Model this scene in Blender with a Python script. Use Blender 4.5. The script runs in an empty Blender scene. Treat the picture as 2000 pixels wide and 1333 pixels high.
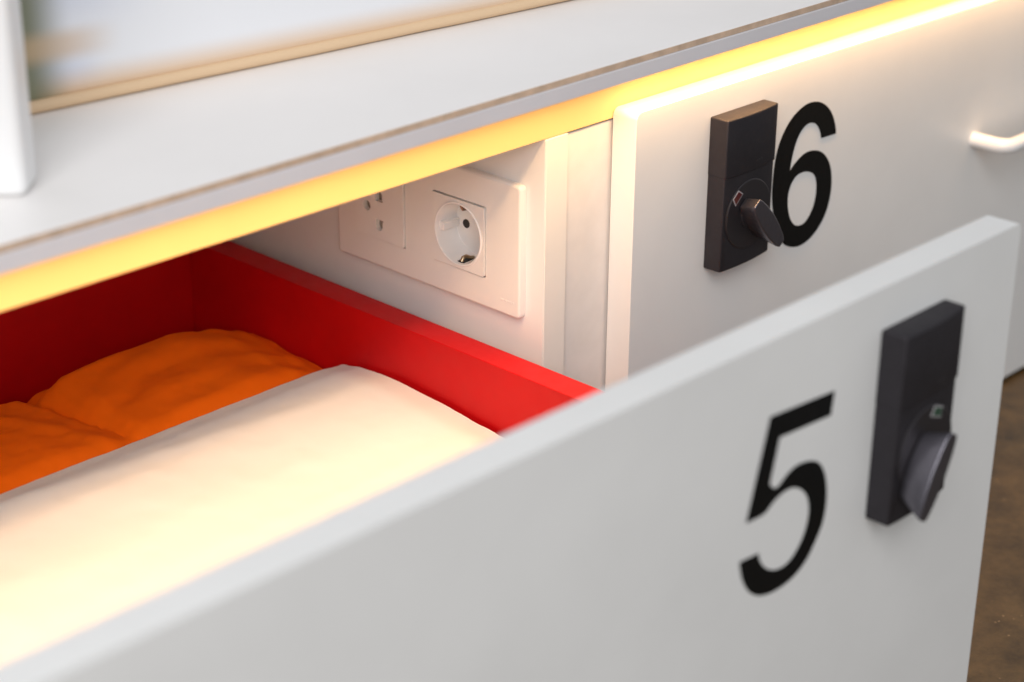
import bpy, bmesh, math, random
from mathutils import Vector, Matrix, noise

# ------------------------------------------------------------------ camera, light, exposure
sc = bpy.context.scene
col = sc.collection
MM = 0.001                                   # everything below is laid out in millimetres

def cam_axes(yaw, pitch, roll):
    y, p, r = math.radians(yaw), math.radians(pitch), math.radians(roll)
    fwd = Vector((math.sin(y)*math.cos(p), math.cos(y)*math.cos(p), -math.sin(p)))
    right = Vector((math.cos(y), -math.sin(y), 0)); up = right.cross(fwd)
    return right*math.cos(r)+up*math.sin(r), -right*math.sin(r)+up*math.cos(r), fwd

cd = bpy.data.cameras.new('camera'); cam = bpy.data.objects.new('camera', cd); col.objects.link(cam)
R_, U_, F_ = cam_axes(46.19, 23.76, 0.47)
m = Matrix((R_, U_, -F_)).transposed().to_4x4()
m.translation = Vector((-796.1, -738.1, 349.1))*MM
cam.matrix_world = m
cd.sensor_width = 36; cd.lens = 36*3792.8/2000
cd.clip_start = 0.01; cd.clip_end = 50
cd.dof.use_dof = True; cd.dof.focus_distance = 1.185; cd.dof.aperture_fstop = 5.0; cd.dof.aperture_blades = 0
sc.camera = cam

w = bpy.data.worlds.new('World'); sc.world = w; w.use_nodes = True
bg = w.node_tree.nodes['Background']; bg.inputs[0].default_value = (0.93, 0.96, 1.0, 1); bg.inputs[1].default_value = 0.41

def area(name, loc, target, sx, sy, watts, color, spread=180):
    ld = bpy.data.lights.new(name, 'AREA'); ld.shape = 'RECTANGLE'; ld.size = sx; ld.size_y = sy
    ld.energy = watts; ld.color = color; ld.spread = math.radians(spread)
    o = bpy.data.objects.new(name, ld); col.objects.link(o)
    o.location = loc
    o.rotation_euler = (Vector(target)-Vector(loc)).to_track_quat('-Z', 'Y').to_euler()
    return o
area('window_light', (-1.65, -1.45, 1.42), (-0.1, 0.0, -0.1), 1.6, 1.6, 51, (1.0, 0.99, 0.985))

sc.view_settings.view_transform = 'Standard'; sc.view_settings.look = 'None'
sc.view_settings.exposure = 0.0; sc.view_settings.gamma = 1; sc.view_settings.use_curve_mapping = False
sc.render.resolution_x = 1024; sc.render.resolution_y = 682
sc.render.engine = 'CYCLES'

# ------------------------------------------------------------------ materials
def mat(name, color, rough=0.5, metal=0.0, bump=None, mottle=None, spec=0.5, sheen=0.0, wear=None):
    """bump = (scale, strength, distance); mottle = (scale, amount); wear = (scale, threshold, colour)"""
    M = bpy.data.materials.new(name); M.use_nodes = True
    nt = M.node_tree; N = nt.nodes; L = nt.links; b = N['Principled BSDF']
    b.inputs['Base Color'].default_value = (*color, 1); b.inputs['Roughness'].default_value = rough
    b.inputs['Metallic'].default_value = metal; b.inputs['Specular IOR Level'].default_value = spec
    if sheen: b.inputs['Sheen Weight'].default_value = sheen
    tc = N.new('ShaderNodeTexCoord'); src = None
    def nz(scale, detail=4, rough_=0.55):
        n = N.new('ShaderNodeTexNoise'); n.inputs['Scale'].default_value = scale
        n.inputs['Detail'].default_value = detail; n.inputs['Roughness'].default_value = rough_
        L.new(tc.outputs['Object'], n.inputs['Vector']); return n
    cur = None
    if mottle:
        n = nz(mottle[0]); mp = N.new('ShaderNodeMapRange')
        mp.inputs['From Min'].default_value = 0.3; mp.inputs['From Max'].default_value = 0.7
        mp.inputs['To Min'].default_value = 1-mottle[1]; mp.inputs['To Max'].default_value = 1+mottle[1]*0.4
        L.new(n.outputs['Fac'], mp.inputs['Value'])
        mx = N.new('ShaderNodeVectorMath'); mx.operation = 'SCALE'; mx.inputs[0].default_value = color
        L.new(mp.outputs['Result'], mx.inputs['Scale']); cur = mx.outputs['Vector']
        rr = N.new('ShaderNodeMapRange'); rr.inputs['To Min'].default_value = rough*0.8; rr.inputs['To Max'].default_value = min(1, rough*1.2)
        n2 = nz(mottle[0]*2.3); L.new(n2.outputs['Fac'], rr.inputs['Value']); L.new(rr.outputs['Result'], b.inputs['Roughness'])
    if wear:
        n = nz(wear[0], 6, 0.7); cr = N.new('ShaderNodeMapRange')
        cr.inputs['From Min'].default_value = wear[1]; cr.inputs['From Max'].default_value = wear[1]+0.06
        L.new(n.outputs['Fac'], cr.inputs['Value'])
        mx = N.new('ShaderNodeMix'); mx.data_type = 'RGBA'
        mx.inputs['A'].default_value = (*color, 1); mx.inputs['B'].default_value = (*wear[2], 1)
        if cur: L.new(cur, mx.inputs['A'])
        L.new(cr.outputs['Result'], mx.inputs['Factor']); cur = mx.outputs['Result']
    if cur: L.new(cur, b.inputs['Base Color'])
    if bump:
        n = nz(bump[0], 3); bp = N.new('ShaderNodeBump')
        bp.inputs['Strength'].default_value = bump[1]; bp.inputs['Distance'].default_value = bump[2]
        L.new(n.outputs['Fac'], bp.inputs['Height']); L.new(bp.outputs['Normal'], b.inputs['Normal'])
    return M

WHITE = mat('white_laminate', (0.80, 0.80, 0.79), 0.42, bump=(900, 0.12, 0.0004), mottle=(14, 0.035), wear=(60, 0.735, (0.60, 0.58, 0.55)))
WHITE_EDGE = mat('white_edge_banding', (0.79, 0.77, 0.73), 0.5, mottle=(30, 0.03))
FILLER = mat('primed_filler_board', (0.74, 0.72, 0.70), 0.6, bump=(1500, 0.25, 0.0004), mottle=(60, 0.05))
DECK = mat('warm_white_top', (0.90, 0.875, 0.86), 0.45, bump=(900, 0.1, 0.0004), mottle=(9, 0.03), wear=(45, 0.74, (0.68, 0.66, 0.63)))
RAIL = mat('glow_tinted_rail', (0.84, 0.61, 0.27), 0.5, mottle=(20, 0.03))  # tinted yellow: part of the strip's warm glow is put into the rail colour
TAN = mat('raw_board_edge', (0.60, 0.44, 0.32), 0.7, mottle=(120, 0.2))
FASCIA = mat('grey_white_fascia', (0.68, 0.67, 0.70), 0.45, mottle=(15, 0.04))
RED = mat('red_lacquer', (0.54, 0.001, 0.003), 0.5, spec=0.3, bump=(1200, 0.12, 0.0004), mottle=(40, 0.06), wear=(420, 0.77, (0.62, 0.12, 0.10)))
BLACKVINYL = mat('black_vinyl', (0.004, 0.004, 0.004), 0.55, mottle=(90, 0.15), spec=0.2, wear=(380, 0.78, (0.03, 0.027, 0.024)))
BRONZE = mat('dark_bronze_metal', (0.060, 0.055, 0.062), 0.62, metal=0.85, bump=(2600, 0.10, 0.0003), mottle=(70, 0.1))
DIALM = mat('dark_dial_metal', (0.040, 0.036, 0.040), 0.42, metal=0.5, bump=(2600, 0.06, 0.0003))
KNOBM = mat('brushed_knob_metal', (0.145, 0.138, 0.16), 0.33, metal=0.8, mottle=(300, 0.08))
WHITEPRINT = mat('white_print', (0.42, 0.40, 0.41), 0.5)
REDWIN = mat('red_indicator', (0.075, 0.010, 0.012), 0.3)
GREENWIN = mat('green_indicator', (0.03, 0.07, 0.045), 0.3)
PLASTIC = mat('white_socket_plastic', (0.80, 0.765, 0.735), 0.33, bump=(500, 0.02, 0.0003))
PLASTIC_IN = mat('glossy_socket_insert', (0.82, 0.80, 0.79), 0.18)
HOLE = mat('dark_pin_hole', (0.02, 0.018, 0.016), 0.6)
SHUTTER = mat('pin_shutter', (0.30, 0.25, 0.21), 0.5)
BRASS = mat('earth_clip_metal', (0.42, 0.33, 0.22), 0.32, metal=1.0)
PAINTW = mat('white_painted_metal', (0.85, 0.85, 0.85), 0.28)
ORANGE = mat('orange_cotton', (0.95, 0.145, 0.001), 0.85, bump=(1400, 0.25, 0.0004), spec=0.15, mottle=(25, 0.06))
SHEET = mat('white_cotton', (0.84, 0.82, 0.79), 0.85, bump=(1600, 0.12, 0.0003), spec=0.2)
MATT = mat('ticking_painted_reflections', (0.80, 0.81, 0.84), 0.8, bump=(900, 0.2, 0.0005))
def soft_tints(M, base, marks):
    """blurred reflections and a fade painted as soft-edged colour: (colour, strength, x0, rx, z0, rz) in metres of object space"""
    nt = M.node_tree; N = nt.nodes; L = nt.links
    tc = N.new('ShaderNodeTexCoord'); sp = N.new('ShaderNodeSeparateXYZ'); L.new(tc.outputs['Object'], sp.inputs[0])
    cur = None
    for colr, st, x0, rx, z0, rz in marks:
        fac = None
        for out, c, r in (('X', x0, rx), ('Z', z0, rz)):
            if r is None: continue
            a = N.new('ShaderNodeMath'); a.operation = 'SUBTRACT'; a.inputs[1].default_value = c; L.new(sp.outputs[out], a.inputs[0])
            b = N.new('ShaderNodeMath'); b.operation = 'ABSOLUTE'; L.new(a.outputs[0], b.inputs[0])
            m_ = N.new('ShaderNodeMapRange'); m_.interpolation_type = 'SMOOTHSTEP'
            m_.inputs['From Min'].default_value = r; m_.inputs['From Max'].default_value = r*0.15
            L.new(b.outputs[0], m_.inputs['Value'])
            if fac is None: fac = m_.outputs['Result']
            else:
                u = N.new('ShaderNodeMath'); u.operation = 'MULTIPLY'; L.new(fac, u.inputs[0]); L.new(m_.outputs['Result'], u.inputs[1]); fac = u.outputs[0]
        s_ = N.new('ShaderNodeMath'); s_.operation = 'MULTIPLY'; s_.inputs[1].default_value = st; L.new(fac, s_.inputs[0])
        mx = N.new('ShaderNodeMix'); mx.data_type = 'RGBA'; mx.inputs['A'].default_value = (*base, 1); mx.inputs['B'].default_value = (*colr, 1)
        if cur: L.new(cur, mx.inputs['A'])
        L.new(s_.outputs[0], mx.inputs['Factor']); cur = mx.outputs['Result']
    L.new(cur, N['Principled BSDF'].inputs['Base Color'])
soft_tints(MATT, (0.80, 0.81, 0.84), (  # blurred reflections painted into the mattress cover as soft tints
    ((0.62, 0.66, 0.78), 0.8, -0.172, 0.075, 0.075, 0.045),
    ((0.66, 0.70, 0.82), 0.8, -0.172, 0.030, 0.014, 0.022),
    ((0.72, 0.50, 0.31), 0.95, 0.0, None, 0.002, 0.021),  # tan fade that softens the line above the piping
    ((0.17, 0.18, 0.11), 0.95, -0.197, 0.034, None, None),  # olive reflection beside the post, painted in
    ((0.62, 0.42, 0.25), 0.6, -0.178, 0.045, 0.033, 0.012)))  # peach reflection, painted in
CORD = mat('tan_piping', (0.72, 0.52, 0.33), 0.8, bump=(700, 0.3, 0.0006))
DARKK = mat('dark_kick', (0.02, 0.02, 0.02), 0.6)
SCREW = mat('zinc_screw', (0.5, 0.5, 0.5), 0.35, metal=1.0)

# ------------------------------------------------------------------ helpers
def tag(o, label=None, cat=None, group=None, kind=None):
    if label: o['label'] = label
    if cat: o['category'] = cat
    if group: o['group'] = group
    if kind: o['kind'] = kind
    return o

def thing(name, loc, label, cat, group=None):
    o = bpy.data.objects.new(name, None); col.objects.link(o)
    o.empty_display_size = 0.02
    o.location = Vector(loc)*MM
    return tag(o, label, cat, group)

def world_of(o):
    v = Vector((0, 0, 0))
    while o is not None:
        v = v+o.location; o = o.parent
    return v

def link(name, bm, material, parent=None, origin=None, smooth=True):
    """bm in world millimetres -> object whose own origin is 'origin' (default its parent's)"""
    base = world_of(parent) if parent else Vector((0, 0, 0))
    org = Vector(origin)*MM if origin is not None else base
    bmesh.ops.recalc_face_normals(bm, faces=bm.faces)
    me = bpy.data.meshes.new(name)
    for v in bm.verts: v.co = v.co*MM-org
    bm.to_mesh(me); bm.free()
    if smooth:
        for p in me.polygons: p.use_smooth = True
        me.set_sharp_from_angle(angle=math.radians(38))
        for p in me.polygons:
            if p.area > 3e-4: p.use_smooth = False
    me.materials.append(material)
    o = bpy.data.objects.new(name, me); col.objects.link(o)
    o.parent = parent; o.location = org-base
    return o

def box(x0, x1, y0, y1, z0, z1, bev=0.0, seg=2, bm=None):
    nb = bmesh.new()
    vs = [nb.verts.new((x, y, z)) for x in (x0, x1) for y in (y0, y1) for z in (z0, z1)]
    for f in ((0, 1, 3, 2), (4, 6, 7, 5), (0, 4, 5, 1), (2, 3, 7, 6), (0, 2, 6, 4), (1, 5, 7, 3)):
        nb.faces.new([vs[i] for i in f])
    if bev: bmesh.ops.bevel(nb, geom=list(nb.edges), offset=bev, segments=seg, affect='EDGES', profile=0.5)
    if bm is None: return nb
    me = bpy.data.meshes.new('tmp'); nb.to_mesh(me); nb.free(); bm.from_mesh(me); bpy.data.meshes.remove(me)
    return bm

def prism(outline, a, b, axis, bev=0.0, seg=2):
    """outline of 2-D points extruded from a to b along 'Y' (points are x,z) or 'X' (points are y,z)"""
    bm = bmesh.new()
    def P(p, t): return (p[0], t, p[1]) if axis == 'Y' else (t, p[0], p[1])
    va = [bm.verts.new(P(p, a)) for p in outline]; vb = [bm.verts.new(P(p, b)) for p in outline]
    n = len(outline); fa = bm.faces.new(va); fb = bm.faces.new(vb[::-1])
    for i in range(n): bm.faces.new((va[i], vb[i], vb[(i+1) % n], va[(i+1) % n]))
    if bev:
        eds = list({e for f in (fa, fb) for e in f.edges})
        bmesh.ops.bevel(bm, geom=eds, offset=bev, segments=seg, affect='EDGES', profile=0.5)
    return bm

def rrect(x0, x1, z0, z1, r, n=5):
    pts = []
    for cx, cz, a0 in ((x1-r, z1-r, 0), (x0+r, z1-r, 90), (x0+r, z0+r, 180), (x1-r, z0+r, 270)):
        for i in range(n+1):
            a = math.radians(a0+90*i/n); pts.append((cx+r*math.cos(a), cz+r*math.sin(a)))
    return pts

def circ(cx, cz, r, n=40): return [(cx+r*math.cos(2*math.pi*i/n), cz+r*math.sin(2*math.pi*i/n)) for i in range(n)]

def tube(path, r, n=16, caps=True):
    bm = bmesh.new(); rings = []
    P = [Vector(p) for p in path]
    t0 = (P[1]-P[0]).normalized(); ref = Vector((0, 0, 1)) if abs(t0.z) < .9 else Vector((0, 1, 0))
    for i, p in enumerate(P):
        t = (P[min(i+1, len(P)-1)]-P[max(i-1, 0)]).normalized()
        u = t.cross(ref).normalized(); v = u.cross(t).normalized()
        rings.append([bm.verts.new(p+r*(math.cos(2*math.pi*k/n)*u+math.sin(2*math.pi*k/n)*v)) for k in range(n)])
    for a, b in zip(rings, rings[1:]):
        for k in range(n): bm.faces.new((a[k], a[(k+1) % n], b[(k+1) % n], b[k]))
    if caps: bm.faces.new(rings[0][::-1]); bm.faces.new(rings[-1])
    return bm

def smooth_loop(pts, corners=(), sub=4):
    """closed Catmull-Rom through pts; indices in corners stay sharp"""
    n = len(pts); out = []; C = set(c % n for c in corners)
    for i in range(n):
        p0, p1, p2, p3 = pts[i-1], pts[i], pts[(i+1) % n], pts[(i+2) % n]
        if i in C: p0 = p1
        if (i+1) % n in C: p3 = p2
        for k in range(sub):
            t = k/sub
            out.append(tuple(0.5*((2*b)+(-a+c)*t+(2*a-5*b+4*c-d)*t*t+(-a+3*b-3*c+d)*t**3) for a, b, c, d in zip(p0, p1, p2, p3)))
    return out

def flat_figure(name, loops, y, thick, material, parent):
    """a cut-out figure (outer loop, holes) as a thin solid on the plane y, facing -y"""
    cu = bpy.data.curves.new(name, 'CURVE'); cu.dimensions = '2D'; cu.fill_mode = 'BOTH'
    cu.extrude = thick/2*MM
    for lp in loops:
        s = cu.splines.new('POLY'); s.points.add(len(lp)-1); s.use_cyclic_u = True
        for q, (x, z) in zip(s.points, lp): q.co = (x*MM, z*MM, 0, 1)
    tmp = bpy.data.objects.new('tmp', cu); col.objects.link(tmp)
    dg = bpy.context.evaluated_depsgraph_get()
    me = bpy.data.meshes.new_from_object(tmp.evaluated_get(dg)); me.name = name
    bpy.data.objects.remove(tmp); bpy.data.curves.remove(cu)
    base = world_of(parent)
    for v in me.vertices:
        x, z, e = v.co
        v.co = Vector((x, (y-thick/2)*MM-e, z))-base
    me.materials.clear(); me.materials.append(material)
    o = bpy.data.objects.new(name, me); col.objects.link(o); o.parent = parent
    return o

# ------------------------------------------------------------------ floor
def floor_material():
    M = bpy.data.materials.new('brown_polished_concrete'); M.use_nodes = True
    nt = M.node_tree; N = nt.nodes; L = nt.links; b = N['Principled BSDF']
    tc = N.new('ShaderNodeTexCoord')
    def nz(s, d, r=.6):
        n = N.new('ShaderNodeTexNoise'); n.inputs['Scale'].default_value = s; n.inputs['Detail'].default_value = d; n.inputs['Roughness'].default_value = r
        L.new(tc.outputs['Object'], n.inputs['Vector']); return n
    a = nz(24, 12, .78); r = N.new('ShaderNodeValToRGB')
    e = r.color_ramp.elements; e[0].position = .36; e[0].color = (.030, .018, .007, 1); e[1].position = .64; e[1].color = (.120, .074, .028, 1)
    L.new(a.outputs['Fac'], r.inputs['Fac'])
    v = N.new('ShaderNodeTexVoronoi'); v.inputs['Scale'].default_value = 190; L.new(tc.outputs['Object'], v.inputs['Vector'])
    sp = N.new('ShaderNodeMapRange'); sp.inputs['From Min'].default_value = .17; sp.inputs['From Max'].default_value = .10
    L.new(v.outputs['Distance'], sp.inputs['Value'])
    g = nz(30, 3); gm = N.new('ShaderNodeMapRange'); gm.inputs['From Min'].default_value = .52; gm.inputs['From Max'].default_value = .64
    L.new(g.outputs['Fac'], gm.inputs['Value'])
    mu = N.new('ShaderNodeMath'); mu.operation = 'MULTIPLY'; L.new(sp.outputs['Result'], mu.inputs[0]); L.new(gm.outputs['Result'], mu.inputs[1])
    mx = N.new('ShaderNodeMix'); mx.data_type = 'RGBA'; L.new(mu.outputs[0], mx.inputs['Factor'])
    L.new(r.outputs['Color'], mx.inputs['A']); mx.inputs['B'].default_value = (.36, .25, .13, 1)
    L.new(mx.outputs['Result'], b.inputs['Base Color'])
    b.inputs['Roughness'].default_value = .42
    bp = N.new('ShaderNodeBump'); bp.inputs['Strength'].default_value = .25; bp.inputs['Distance'].default_value = .001
    f = nz(160, 5); L.new(f.outputs['Fac'], bp.inputs['Height']); L.new(bp.outputs['Normal'], b.inputs['Normal'])
    return M
FLOOR_Z = -330
fl = bmesh.new()
vs = [fl.verts.new(p) for p in ((-3000, -3000, FLOOR_Z), (3000, -3000, FLOOR_Z), (3000, 2500, FLOOR_Z), (-3000, 2500, FLOOR_Z))]; fl.faces.new(vs)
tag(link('floor', fl, floor_material(), origin=(0, 0, FLOOR_Z)), kind='structure')

# ------------------------------------------------------------------ cabinet
T1, T2, TD, Z6 = 19.8, 59.6, 19.1, 6.7
TILT = 0.0045                                 # the bench top rises very slightly to the right
def tilt(bm):
    for v in bm.verts: v.co.z += TILT*(v.co.x+180)
    return bm
cab = thing('storage_bench', (0, 300, FLOOR_Z), 'long white storage bench with lit recess under its overhanging top', 'bench')
def panel_with_hole(x0, x1, y0, y1, z0, z1, hy0, hy1, hz0, hz1, depth):
    bm = bmesh.new()
    def q(x, ya, yb, za, zb): bm.faces.new([bm.verts.new((x, y, z)) for y, z in ((ya, za), (yb, za), (yb, zb), (ya, zb))])
    ys = (y0, hy0, hy1, y1); zs = (z0, hz0, hz1, z1)
    for i in range(3):
        for j in range(3):
            q(x0 if (i, j) != (1, 1) else x0+depth, ys[i], ys[i+1], zs[j], zs[j+1])
    q(x1, y0, y1, z0, z1)
    H = ((hy0, hz0), (hy1, hz0), (hy1, hz1), (hy0, hz1)); O = ((y0, z0), (y1, z0), (y1, z1), (y0, z1))
    for L_, xa, xb in ((H, x0, x0+depth), (O, x0, x1)):
        for k in range(4):
            (a, b), (c, d) = L_[k], L_[(k+1) % 4]
            bm.faces.new([bm.verts.new(p) for p in ((xa, a, b), (xa, c, d), (xb, c, d), (xb, a, b))])
    bmesh.ops.remove_doubles(bm, verts=bm.verts, dist=0.001)
    return bm
link('side_panel', panel_with_hole(0, T1-0.3, 0, 598, -326, -0.3, 44.6, 89.2, -97.4, -52.8, 17), WHITE, cab)
link('edge_band', box(0.4, T1-0.7, -0.7, -0.05, -325, -0.6, 0.2), WHITE_EDGE, cab)
link('filler_panel', box(T1+0.6, T2+40, 1.6, 400, -326, -1.2, 0.4), FILLER, cab)
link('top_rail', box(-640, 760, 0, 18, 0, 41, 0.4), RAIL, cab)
link('carcass_back', box(-640, 760, 598.4, 614, -326, 41), WHITE, cab)
link('carcass_bottom', box(-622, -0.5, 3, 598, -327, -312), WHITE, cab)
link('end_panel', box(-640, -622.4, 1, 598, -327, -0.4, 0.5), WHITE, cab)
link('divider', box(742, 760, 1, 598, -327, -0.4, 0.5), WHITE, cab)
link('kick_board', box(-640, 760, 40, 52, FLOOR_Z+0.2, -327.4), DARKK, cab)
link('bench_top', tilt(box(-760, 860, -38.6, 614, 42.2, 49.6, 0.6)), DECK, cab)
link('edge_strip', tilt(box(-760, 860, -39.4, -38.7, 46.0, 49.4)), TAN, cab)
link('fascia', tilt(box(-760, 860, -40.4, -34.5, 36.8, 45.8, 0.5)), FASCIA, cab)

# ------------------------------------------------------------------ light strip under the overhang
led = thing('light_strip', (0, -25.2, 41), 'warm yellow light strip hidden under the bench overhang', 'light strip')
link('mounting_tape', box(-620, 560, -29.7, -20.7, 41.2, 41.9), WHITE, led)
LEDM = bpy.data.materials.new('warm_led_diffuser'); LEDM.use_nodes = True
lb = LEDM.node_tree.nodes['Principled BSDF']; lb.inputs['Emission Color'].default_value = (1, .60, .22, 1); lb.inputs['Emission Strength'].default_value = 0.6
lb.inputs['Base Color'].default_value = (.8, .7, .5, 1)
link('diffuser', box(-620, 560, -28.2, -22.2, 39.6, 41.15, 0.4), LEDM, led)
la = area('strip_light', (0.07, -0.022, 0.0392), (0.07, -0.022, -1), 1.18, 0.006, 1.10, (1, .59, .27), 118)
la.rotation_euler = (0, 0, 0)
la.parent = led; la.location = Vector((-30, 0, -1.8))*MM

# ------------------------------------------------------------------ drawer fronts, numbers, locks
SIX_O = [(252.8,-51.9),(270.0,-52.3),(268.3,-46.0),(264.5,-38.4),(259.1,-32.1),(252.0,-27.2),(244.4,-24.5),(235.3,-23.7),(226.5,-25.7),(218.1,-30.0),(211.7,-35.7),(206.3,-43.4),(203.1,-51.5),(201.6,-60.1),(200.8,-70.0),(201.1,-80.2),(202.8,-89.7),(206.0,-99.6),(210.6,-109.5),(215.8,-116.7),(220.8,-120.7),(228.4,-123.7),(236.8,-125.0),(246.8,-123.2),(255.6,-118.5),(262.4,-112.0),(267.0,-103.7),(269.2,-93.6),(268.8,-84.2),(266.4,-75.4),(261.7,-68.0),(255.4,-62.5),(248.6,-59.5),(241.1,-58.1),(233.9,-58.7),(227.0,-61.6),(221.9,-64.9),(219.4,-67.7),(219.9,-62.2),(221.7,-54.7),(224.5,-47.5),(228.4,-42.2),(233.4,-38.9),(238.7,-38.0),(244.4,-39.6),(248.4,-43.0),(251.2,-47.3)]
SIX_I = [(241.9,-73.1),(247.9,-76.8),(251.1,-83.4),(251.5,-91.6),(249.6,-99.3),(245.7,-105.3),(240.6,-109.2),(235.1,-109.8),(229.4,-108.1),(224.3,-103.3),(220.9,-96.6),(219.2,-89.3),(219.4,-82.5),(222.3,-76.3),(227.3,-72.4),(234.4,-71.5)]
FIVE = [(-101.5,-35.0),(-103.1,-47.1),(-142.9,-44.5),(-148.2,-66.7),(-144.0,-70.3),(-140.3,-69.7),(-135.4,-66.7),(-129.1,-64.6),(-122.6,-64.8),(-115.8,-66.4),(-109.3,-70.1),(-104.3,-77.3),(-101.6,-86.5),(-101.1,-95.9),(-103.0,-105.2),(-108.3,-113.6),(-114.8,-120.9),(-123.8,-125.5),(-134.3,-127.1),(-143.5,-126.5),(-151.6,-124.0),(-158.5,-119.2),(-163.5,-112.3),(-166.2,-105.8),(-167.6,-99.5),(-153.2,-100.7),(-152.2,-104.5),(-148.5,-109.6),(-142.9,-113.8),(-136.8,-115.9),(-130.1,-115.9),(-123.8,-112.5),(-118.5,-106.4),(-115.7,-99.3),(-115.1,-92.2),(-117.3,-85.1),(-121.5,-79.9),(-126.5,-76.6),(-131.9,-74.9),(-138.4,-75.2),(-144.6,-77.3),(-151.3,-80.8),(-164.5,-80.4),(-151.2,-31.4)]

def lock(parent, x0, ztop, y, angle, window_mat, win_label, kx=0.0, kz=0.0, wangle=None):
    """thumb-turn lock on a face at y (facing -y); x0 = left edge, ztop = top edge; angle of the knob from vertical"""
    W, H = 54.5, 101.5
    cx, cz = x0+25.6, ztop-67.0
    def depth(s): return 13.8+4.0*s*(1-s)*1.2-2.6*s*s
    def slab(xa, xb, za, zb, extra, rc):
        """curved-front slab: outline in x,z with rounded corners, front bowed"""
        n = 14; bm = bmesh.new(); rows = []
        for i in range(n+1):
            s = i/n; x = xa+(xb-xa)*s; d = depth((x-x0)/W)+extra
            rows.append((bm.verts.new((x, y-0.05, za)), bm.verts.new((x, y-d, za)), bm.verts.new((x, y-d, zb)), bm.verts.new((x, y-0.05, zb))))
        for a, b in zip(rows, rows[1:]):
            for k in range(4): bm.faces.new((a[k], a[(k+1) % 4], b[(k+1) % 4], b[k]))
        bm.faces.new(rows[0]); bm.faces.new(rows[-1][::-1])
        bmesh.ops.recalc_face_normals(bm, faces=bm.faces)
        ed = [e for e in bm.edges if e.calc_face_angle(0) > 0.7]
        bmesh.ops.bevel(bm, geom=ed, offset=rc, segments=3, affect='EDGES', profile=0.5)
        return bm
    body = link('lock', slab(x0, x0+W, ztop-H, ztop-1.2, 0, 1.1), BRONZE, parent, origin=(cx, y, cz))
    link('battery_cover', slab(x0-0.25, x0+W+0.25, ztop-38.5, ztop, 0.8, 1.0), BRONZE, body)
    # shallow dial, following the bowed front
    fy = y-depth(0.47)
    def disc(r0, r1, ya, yb):
        bm = bmesh.new(); n = 56
        A = [bm.verts.new((cx+r0*math.cos(2*math.pi*k/n), ya, cz+r0*math.sin(2*math.pi*k/n))) for k in range(n)]
        B = [bm.verts.new((cx+r0*math.cos(2*math.pi*k/n), yb+.5, cz+r0*math.sin(2*math.pi*k/n))) for k in range(n)]
        Cc = [bm.verts.new((cx+r1*math.cos(2*math.pi*k/n), yb, cz+r1*math.sin(2*math.pi*k/n))) for k in range(n)]
        for p, q in ((A, B), (B, Cc)):
            for k in range(n): bm.faces.new((p[k], q[k], q[(k+1) % n], p[(k+1) % n]))
        bm.faces.new(Cc)
        return bm
    link('dial', disc(23.2, 22.6, fy+3, fy-0.9), DIALM, body)
    a = math.radians(angle); ux, uz = math.sin(a), math.cos(a); vx, vz = uz, -ux
    def loc(u, v): return (cx+kx+u*ux+v*vx, cz+kz+u*uz+v*vz)
    # thumb turn: lens-shaped paddle, longer and fuller at its front
    prof = [(-28.5, 3.2), (-24.5, 4.8), (-15, 6.3), (-4, 6.9), (7, 6.1), (14, 4.9), (17.5, 3.6)]
    outl = [loc(u, v) for u, v in prof]+[loc(u, -v) for u, v in prof[::-1]]
    kb = prism(outl, fy-1.0, fy-15.5, 'Y', 0)
    for v in kb.verts:
        if v.co.y > fy-5:
            du = (v.co.x-cx-kx)*ux+(v.co.z-cz-kz)*uz
            k = 0.28 if du > 0 else 0.26
            v.co.x -= ux*du*k; v.co.z -= uz*du*k
    bmesh.ops.recalc_face_normals(kb, faces=kb.faces)
    bmesh.ops.bevel(kb, geom=[e for e in kb.edges if e.calc_face_angle(0) > 0.5], offset=1.1, segments=3, affect='EDGES', profile=0.5)
    link('thumb_turn', kb, KNOBM, body)
    link('turn_collar', prism([(cx+9*math.cos(t*math.pi/12), cz+9*math.sin(t*math.pi/12)) for t in range(24)], fy-0.6, fy-1.9, 'Y', .3), DIALM, body)
    # indicator window at the head of the turn
    wa = math.radians(angle if wangle is None else wangle); wx, wz = math.sin(wa), math.cos(wa)
    def loc(u, v): return (cx+u*wx+v*wz, cz+u*wz-v*wx)
    fr = [loc(u, v) for u, v in ((16.6, -4.9), (16.6, 4.9), (22.3, 3.7), (22.3, -3.7))]
    f = link('indicator_frame', prism(fr, fy-0.7, fy-1.15, 'Y'), WHITEPRINT, body)
    wi = [loc(u, v) for u, v in ((17.2, -4.2), (17.2, 4.2), (21.7, 3.1), (21.7, -3.1))]
    wo = link('indicator_window', prism(wi, fy-0.8, fy-1.35, 'Y'), window_mat, body)
    wo['label'] = win_label
    # three tiny sensor dots on the cover
    for k in range(3):
        dx = x0+31.5+k*2.6; s = (dx-x0)/W
        bm = bmesh.new()
        bmesh.ops.create_uvsphere(bm, u_segments=8, v_segments=6, radius=0.5, matrix=Matrix.Translation((dx, y-depth(s)-0.62, ztop-32.5-0.0*k)))
        link('sensor_dot', bm, DIALM, body)
    return body

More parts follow.
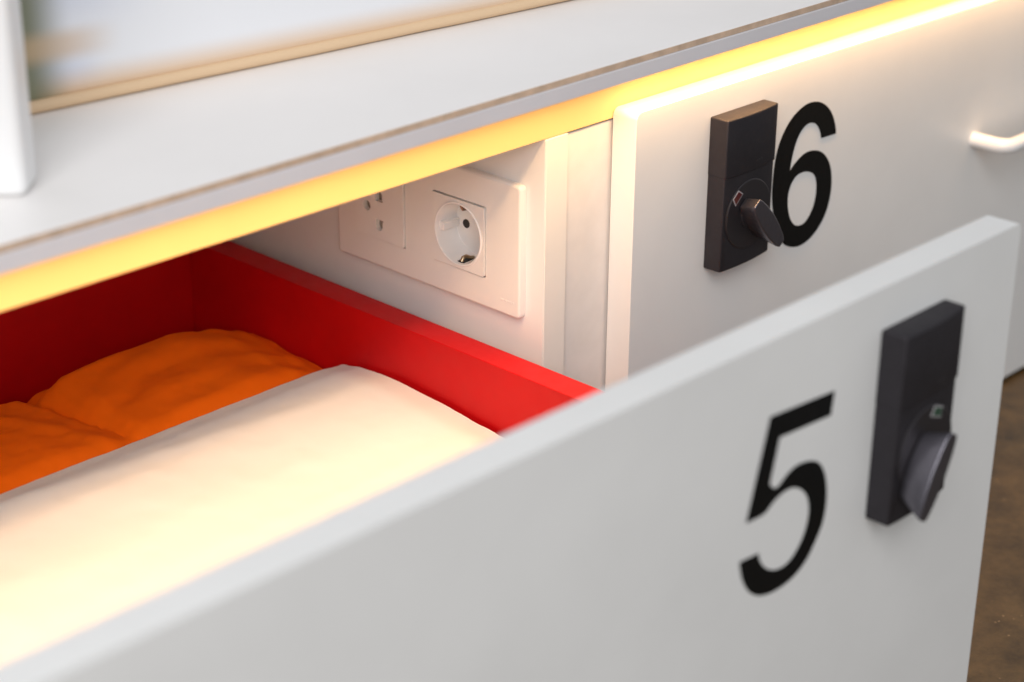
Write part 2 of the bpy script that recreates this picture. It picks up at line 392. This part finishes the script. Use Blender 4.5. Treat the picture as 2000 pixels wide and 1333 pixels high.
# --- closed drawer with the 6
dr6 = thing('closed_drawer', (390, 0, -326), 'closed white drawer with large black number 6, a lock and a white handle', 'drawer', 'numbered bench drawers')
f6 = link('drawer_front', prism(rrect(T2, 738, -325, Z6, 4.0), -0.4, -TD, 'Y', 0.5), WHITE, dr6)
flat_figure('number_six', [smooth_loop(SIX_O, (0, 1, 37)), smooth_loop(SIX_I)], -TD-0.05, 0.25, BLACKVINYL, dr6)
lock(dr6, 130.6, -10.2, -TD, -40, REDWIN, 'dark red indicator window of the lock', 0, 0, -43)
HX, HR, HS = 453, 10, 19
hp = [(HX, -TD+1, -98), (HX, -TD-HS, -98)]
for i in range(1, 9):
    a = math.pi/2*i/8; hp.append((HX+HR*(1-math.cos(a)), -TD-HS-HR*math.sin(a), -98))
hp += [(520, -TD-HS-HR, -98), (598, -TD-HS-HR, -98)]
for i in range(1, 9):
    a = math.pi/2*i/8; hp.append((598+HR*math.sin(a), -TD-HS-HR*math.cos(a), -98))
hp.append((608, -TD+1, -98))
link('handle', tube(hp, 5.6, 20), PAINTW, dr6)

# --- open drawer with the 5
D5 = 260.9; YB = -D5; YF = -TD-D5; X5 = T2-3
dr5 = thing('open_drawer', (-270, -100, -326), 'pulled out drawer with white front numbered 5 and red inside', 'drawer', 'numbered bench drawers')
XL = -600
link('drawer_front', prism(rrect(XL, X5, -325, Z6, 2.0), YB, YF, 'Y', 0.8), WHITE, dr5)
XW, TR, ZR = -13.0, 19.5, -137.3
link('side_panel', box(XW-TR, XW, YB+0.3, 328, -318, ZR, 0.5), RED, dr5)
link('side_panel', box(XL+25, XL+25+TR, YB+0.3, 328, -318, ZR, 0.5), RED, dr5)
link('back_panel', box(XL+25+TR+.2, XW-TR-.2, 309, 327, -318, ZR-1, 0.5), RED, dr5)
link('bottom_panel', box(XL+25+TR+.2, XW-TR-.2, YB+0.4, 308.7, -312, -300), RED, dr5)
corner5 = (0, 1, 2, 3, 24, 25, 42, 43)
flat_figure('number_five', [smooth_loop(FIVE, corner5)], YF-0.05, 0.25, BLACKVINYL, dr5)
lock(dr5, -66.0, -15.0, YF, 28, GREENWIN, 'green indicator window of the lock', -7.5, -2.0, 21)

# ------------------------------------------------------------------ socket plate on the inner wall (plane x = 0, facing -x)
pl = thing('power_socket', (0, 97, -117), 'white double wall socket plate inside the open cabinet bay', 'socket')
PX = -5.0
def wall_prism(outline, xa, xb, bev=0, seg=2): return prism(outline, xa, xb, 'X', bev, seg)
YA, YC = 14.6, 181.6; ZA, ZC = -117.9, -31.9
MY1, MY2, MZ1, MZ2 = 44.4, 89.4, -97.6, -52.6       # round socket module
NY1, NY2, NZ1, NZ2 = 116.4, 162.4, -98.0, -52.0     # slot socket module
# plate with two square openings: an outer ring and bars
def plate_mesh():
    bm = bmesh.new(); b = 1.6; edges = []
    outer = []
    for k in range(4):                                   # rounded-over front edge
        t = math.pi/2*k/3; ins = b*(1-math.cos(t)) if k else 0
        outer.append((ins, PX+b*(1-math.sin(t))))
    rings = [[bm.verts.new((-0.1, p[0], p[1])) for p in rrect(YA, YC, ZA, ZC, 3.2)]]
    for ins, x in outer: rings.append([bm.verts.new((x, p[0], p[1])) for p in rrect(YA+ins, YC-ins, ZA+ins, ZC-ins, 3.2-ins*.6)])
    for a, c in zip(rings, rings[1:]):
        n = len(a)
        for i in range(n): bm.faces.new((a[i], a[(i+1) % n], c[(i+1) % n], c[i]))
    def loop(vs):
        for i in range(len(vs)):
            e = bm.edges.get((vs[i], vs[(i+1) % len(vs)])) or bm.edges.new((vs[i], vs[(i+1) % len(vs)])); edges.append(e)
    loop(rings[-1])
    for ya, yb, za, zb in ((MY1-.8, MY2+.8, MZ1-.8, MZ2+.8), (NY1-.8, NY2+.8, NZ1-.8, NZ2+.8)):
        h = [bm.verts.new((PX, p[0], p[1])) for p in rrect(ya, yb, za, zb, 1.2)]; loop(h)
        hb = [bm.verts.new((PX+4, p[0], p[1])) for p in rrect(ya, yb, za, zb, 1.2)]
        for i in range(len(h)): bm.faces.new((h[i], h[(i+1) % len(h)], hb[(i+1) % len(h)], hb[i]))
    bmesh.ops.triangle_fill(bm, use_beauty=True, use_dissolve=False, edges=edges, normal=(-1, 0, 0))
    return bm
cp = link('cover_plate', plate_mesh(), PLASTIC, pl)
for p in cp.data.polygons:
    if abs(p.normal.x) > 0.99: p.use_smooth = False
def module_with_holes(outline_sq, holes, xa, xb, name):
    """square module front at xb with real openings; outline and holes in (y,z)"""
    bm = bmesh.new()
    loops = [outline_sq]+holes; edges = []; rings = []
    for lp in loops:
        vs = [bm.verts.new((xb, p[0], p[1])) for p in lp]; rings.append(vs)
        for i in range(len(vs)): edges.append(bm.edges.new((vs[i], vs[(i+1) % len(vs)])))
    bmesh.ops.triangle_fill(bm, use_beauty=True, use_dissolve=False, edges=edges, normal=(-1, 0, 0))
    for vs in rings:
        bk = [bm.verts.new((xa, v.co.y, v.co.z)) for v in vs]
        for i in range(len(vs)): bm.faces.new((vs[i], vs[(i+1) % len(vs)], bk[(i+1) % len(bk)], bk[i]))
    return bm
# --- round earthed socket
cy, czz = (MY1+MY2)/2, (MZ1+MZ2)/2; RR = 19.6
fr = module_with_holes(rrect(MY1, MY2, MZ1, MZ2, 1.2), [circ(cy, czz, RR, 64)], PX+4, PX-1.1, 'f')
sk = link('round_socket', fr, PLASTIC, pl, smooth=False)
def lathe(profile, cyy, cz_, n=64):
    """profile of (radius, x) turned round the x axis"""
    bm = bmesh.new(); prev = None
    for r, x in profile:
        ring = [bm.verts.new((x, cyy+r*math.cos(2*math.pi*k/n), cz_+r*math.sin(2*math.pi*k/n))) for k in range(n)]
        if prev:
            for k in range(n): bm.faces.new((prev[k], prev[(k+1) % n], ring[(k+1) % n], ring[k]))
        prev = ring
    bm.faces.new(prev)
    return bm
WELL = 15.5
link('socket_rim', lathe([(RR+1.3, PX-1.0), (RR+1.2, PX-1.6), (RR+0.7, PX-1.85), (RR, PX-1.6), (RR-0.3, PX-0.3), (RR-0.9, PX+WELL), (RR-1.2, PX+WELL+.3)], cy, czz), PLASTIC_IN, sk)
# earth clips top and bottom
for s in (1, -1):
    link('earth_clip', tube([(PX+0.5, cy-1.5, czz+s*(RR-1.2)), (PX+2.0, cy-1.5, czz+s*(RR-3.6)), (PX+4.2, cy-1.5, czz+s*(RR-3.9)), (PX+8, cy-1.5, czz+s*(RR-1.9)), (PX+11, cy-1.5, czz+s*(RR-1.2))], 1.25, 10), BRASS, sk)
    link('clip_slot', box(PX+0.6, PX+11, cy-3.6, cy+2.0, czz+s*(RR-0.55)-.55, czz+s*(RR-0.55)+.4), HOLE, sk)
# pin holes and the guide ribs at the two sides
for s in (1, -1):
    link('pin_hole', wall_prism(circ(cy+s*9.5, czz, 2.9, 24), PX+WELL+.35, PX+WELL-.05), HOLE, sk)
    ro = [(cy+s*(RR-0.2), czz-3), (cy+s*(RR-4.2), czz-2.2), (cy+s*(RR-4.2), czz+2.2), (cy+s*(RR-0.2), czz+3)]
    link('guide_rib', wall_prism(ro, PX+1.6, PX+WELL+.2, .3), PLASTIC_IN, sk)
# --- slot socket
ny, nz_ = (NY1+NY2)/2, (NZ1+NZ2)/2
def slot(y0, z0, flip):
    """round-and-flat pin opening"""
    r = 3.4; pts = []
    for i in range(13):
        a = math.pi*i/12; pts.append((y0+r*math.cos(a), z0+flip*(1.2+r*math.sin(a))))
    pts += [(y0-r, z0-flip*1.6), (y0-r-.6, z0-flip*1.6), (y0-r-.6, z0-flip*3.0), (y0+r-.4, z0-flip*3.0)]
    return pts if flip > 0 else pts[::-1]
S1 = slot(ny, -69.4, 1); S2 = slot(ny, -87.6, -1); S3 = circ(ny+11.5, -77.4, 3.6, 18)
S3 = [(y, z if z < -75 else z) for y, z in S3]
uni = module_with_holes(rrect(NY1, NY2, NZ1, NZ2, 1.0), [S1, S2, S3], PX+3.5, PX-1.3, 'u')
us = link('slot_socket', uni, PLASTIC, pl, smooth=False)
for S, zc in ((S1, -66.2), (S2, -86.4), (S3, -76.6)):
    # the shutter at the bottom of each opening
    link('pin_opening', wall_prism([(p[0], p[1]) for p in S], PX+2.6, PX+2.3), SHUTTER, us)
# tiny raised mark in the plate's lower corner
for k, (yy, ww, zz) in enumerate(((29.5, 2.2, -108.3), (26.2, 1.4, -108.3), (24.2, 1.4, -108.3), (22.2, 1.4, -108.3), (20.2, 1.4, -108.3))):
    link('embossed_mark', box(PX-0.12, PX+.2, yy-ww/2, yy+ww/2, zz-0.7, zz+0.7, 0.05), PLASTIC, pl)

# ------------------------------------------------------------------ bedding in the open drawer
def sstep(a, b, x):
    t = max(0.0, min(1.0, (x-a)/(b-a))); return t*t*(3-2*t)
def fbm(x, y, s, seed): return noise.fractal(Vector((x/s, y/s, seed)), 0.6, 2.1, 4)
def field(name, x0, x1, y0, y1, nx, ny_, fn, material, thick, label, cat):
    bm = bmesh.new(); top = []; bot = []
    for j in range(ny_+1):
        rt = []; rb = []
        for i in range(nx+1):
            x = x0+(x1-x0)*i/nx; y = y0+(y1-y0)*j/ny_
            px, py, pz = fn(x, y)
            rt.append(bm.verts.new((px, py, pz))); rb.append(bm.verts.new((px, py, min(pz-0.5, -299.4 if thick is None else pz-thick))))
        top.append(rt); bot.append(rb)
    for j in range(ny_):
        for i in range(nx):
            bm.faces.new((top[j][i], top[j][i+1], top[j+1][i+1], top[j+1][i]))
            bm.faces.new((bot[j][i], bot[j+1][i], bot[j+1][i+1], bot[j][i+1]))
    for j in range(ny_):
        for i, s in ((0, 1), (nx, -1)):
            q = (top[j][i], top[j+1][i], bot[j+1][i], bot[j][i]); bm.faces.new(q[::s])
    for i in range(nx):
        for j in (0, ny_): bm.faces.new((top[j][i], bot[j][i], bot[j][i+1], top[j][i+1]))
    o = link(name, bm, material, None, origin=((x0+x1)/2, (y0+y1)/2, -300))
    for p in o.data.polygons: p.use_smooth = True
    return tag(o, label, cat)

def lerp_tab(t, tab):
    if t <= tab[0][0]: return tab[0][1]
    for (a, va), (b, vb) in zip(tab, tab[1:]):
        if t <= b: return va+(vb-va)*sstep(0, 1, (t-a)/(b-a))*0.5+(vb-va)*0.5*((t-a)/(b-a))
    return tab[-1][1]
# crest height of the orange blanket along x at its rear edge
CREST = [(-620, -176), (-400, -172), (-300, -174), (-222, -179), (-209, -183), (-196, -174), (-186, -169), (-147, -166.5), (-105, -165), (-72, -171), (-50, -179), (-34, -186)]
def orange_z(x, y):
    crest = lerp_tab(x, CREST)
    # big rear lump, rounded over its rear edge
    u = (262-y)
    edge = -26*(1-sstep(0, 26, u))**1.5
    fall = -0.055*max(0, u-20)
    a = crest+edge+fall+1.3*fbm(x*0.8+y*0.5, y-0.5*x, 80, 3.1)
    # soft creases running across the lump
    for (cx0, cy0, ang, wd, dp, ln) in ((-110, 205, -0.15, 9, 3.6, 70), (-150, 232, 0.25, 7, 2.6, 40), (-85, 180, -0.35, 8, 2.6, 55), (-165, 196, 0.5, 7, 3.0, 40), (-60, 222, -0.6, 6, 2.0, 28), (-130, 168, 0.1, 8, 2.4, 45)):
        c, s = math.cos(ang), math.sin(ang); p = (x-cx0)*c+(y-cy0)*s; q = -(x-cx0)*s+(y-cy0)*c
        dp *= 0.62; wd *= 1.25
        a -= dp*math.exp(-(q/wd)**2)*math.exp(-(p/ln)**2)
        a += dp*0.55*math.exp(-((q-wd*1.6)/wd)**2)*math.exp(-(p/ln)**2)
    # second lump at the left lies in front and overlaps it
    xb = -213+(246-y)*0.27                                  # overlap line
    d = xb-x
    b = -176+6*sstep(-2, 60, d)-14*(1-sstep(-14, 12, d))-30*sstep(240, 262, y)+1.6*fbm(x, y, 45, 8.3)-0.03*(246-y)
    b += 2.2*math.exp(-((d-30-(y-180)*0.2)/9)**2)
    return a, b, d
def orange_fn(x, y):
    a, b, d = orange_z(x, y)
    k = 2.0; z = max(a, b)
    z += 0.25*fbm(x, y, 9, 5.5)
    z -= 16*sstep(158, 128, y)
    x = min(x, -35.0)
    return x, y, max(z, -215)
field('orange_blanket', -574, -34.5, 60, 276, 230, 110, orange_fn, ORANGE, None, 'crumpled orange blanket at the back of the red drawer', 'blanket')

EDGE = [(-262, -186), (-120, -184), (-2, -179.3), (12, -177.7), (53, -174.0), (95, -172.1), (125, -173.6), (143, -177.2), (150, -181)]
def sheet_fn(x, y):
    z = lerp_tab(y, EDGE)+1.0
    far = sstep(-45, -200, x)
    z += far*(1.3*fbm(x, y, 140, 1.7))*sstep(150, 120, y)
    # long soft folds, almost parallel to the fold line
    t = y+0.16*(x+40)
    z += 1.5*math.sin((t-60)/19.0)*sstep(146, 110, y)*(0.4+0.6*far)*0.7
    z += 0.9*math.exp(-((y-88+0.12*x)/7)**2)*far
    z += 0.18*fbm(x, y, 14, 6.2)
    yy = y+(1.2*fbm(x, 0, 90, 2.2) if y > 140 else 0)
    xx = min(x, -36.0-1.0*abs(fbm(y, 0, 50, 4)))
    if x > -60: z -= 2.5*sstep(-60, -36, x)
    return xx, yy, z
field('white_sheet', -574, -36, -260, 150, 200, 170, sheet_fn, SHEET, 6.5, 'folded white cotton sheet lying over the orange blanket', 'sheet')

# ------------------------------------------------------------------ things on the bench top
TOPZ = 49.6
def topz(x): return TOPZ+TILT*(x+180)
# white post turned towards the room
pz = topz(-345)
post = thing('bed_post', (-350, 20, pz), 'blank white painted post standing on the bench top', 'post')
def yawed(bm, cx, cy_, deg):
    bmesh.ops.rotate(bm, verts=bm.verts, cent=(cx, cy_, 0), matrix=Matrix.Rotation(math.radians(deg), 3, 'Z')); return bm
pcx, pcy = -345.2-25*0.692+13*0.722, 2.8+25*0.722+13*0.692
link('post_shaft', yawed(box(pcx-25, pcx+25, pcy-13, pcy+13, pz+0.1, 420, 5, 4), pcx, pcy, -46.2), PAINTW, post)
sb = bmesh.new(); bmesh.ops.create_cone(sb, cap_ends=True, segments=20, radius1=3.6, radius2=3.0, depth=2.0)
bmesh.ops.rotate(sb, verts=sb.verts, cent=(0, 0, 0), matrix=Matrix.Rotation(math.radians(90), 3, 'X'))
bmesh.ops.translate(sb, verts=sb.verts, vec=(pcx+4.0, pcy-13.6, pz+21)); yawed(sb, pcx, pcy, -46.2)
link('screw', sb, SCREW, post)
# mattress, slightly askew, with tan piping at its foot
mt = thing('mattress', (-80, 200, topz(-80)), 'pale grey mattress with tan piping resting on the bench top', 'mattress')
AX, AY, BX, BY = -620, 142, 640, 24
dxm, dym = BX-AX, BY-AY; Lm = math.hypot(dxm, dym); ang = math.degrees(math.atan2(dym, dxm))
mb = box(AX, AX+Lm, AY+1, AY+420, topz(-80)+3.2, topz(-80)+190, 7, 4)
bmesh.ops.rotate(mb, verts=mb.verts, cent=(AX, AY, 0), matrix=Matrix.Rotation(math.radians(ang), 3, 'Z'))
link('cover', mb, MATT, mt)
pp = []
for i in range(90):
    t = i/89; x = AX+dxm*t; y = AY+dym*t
    pp.append((x+0.6*fbm(x, 0, 60, 1), y+2.6+0.4*fbm(x, 0, 50, 7), topz(x)+3.9+0.2*fbm(x, 3, 70, 4)))
link('piping', tube(pp, 3.6, 14), CORD, mt)
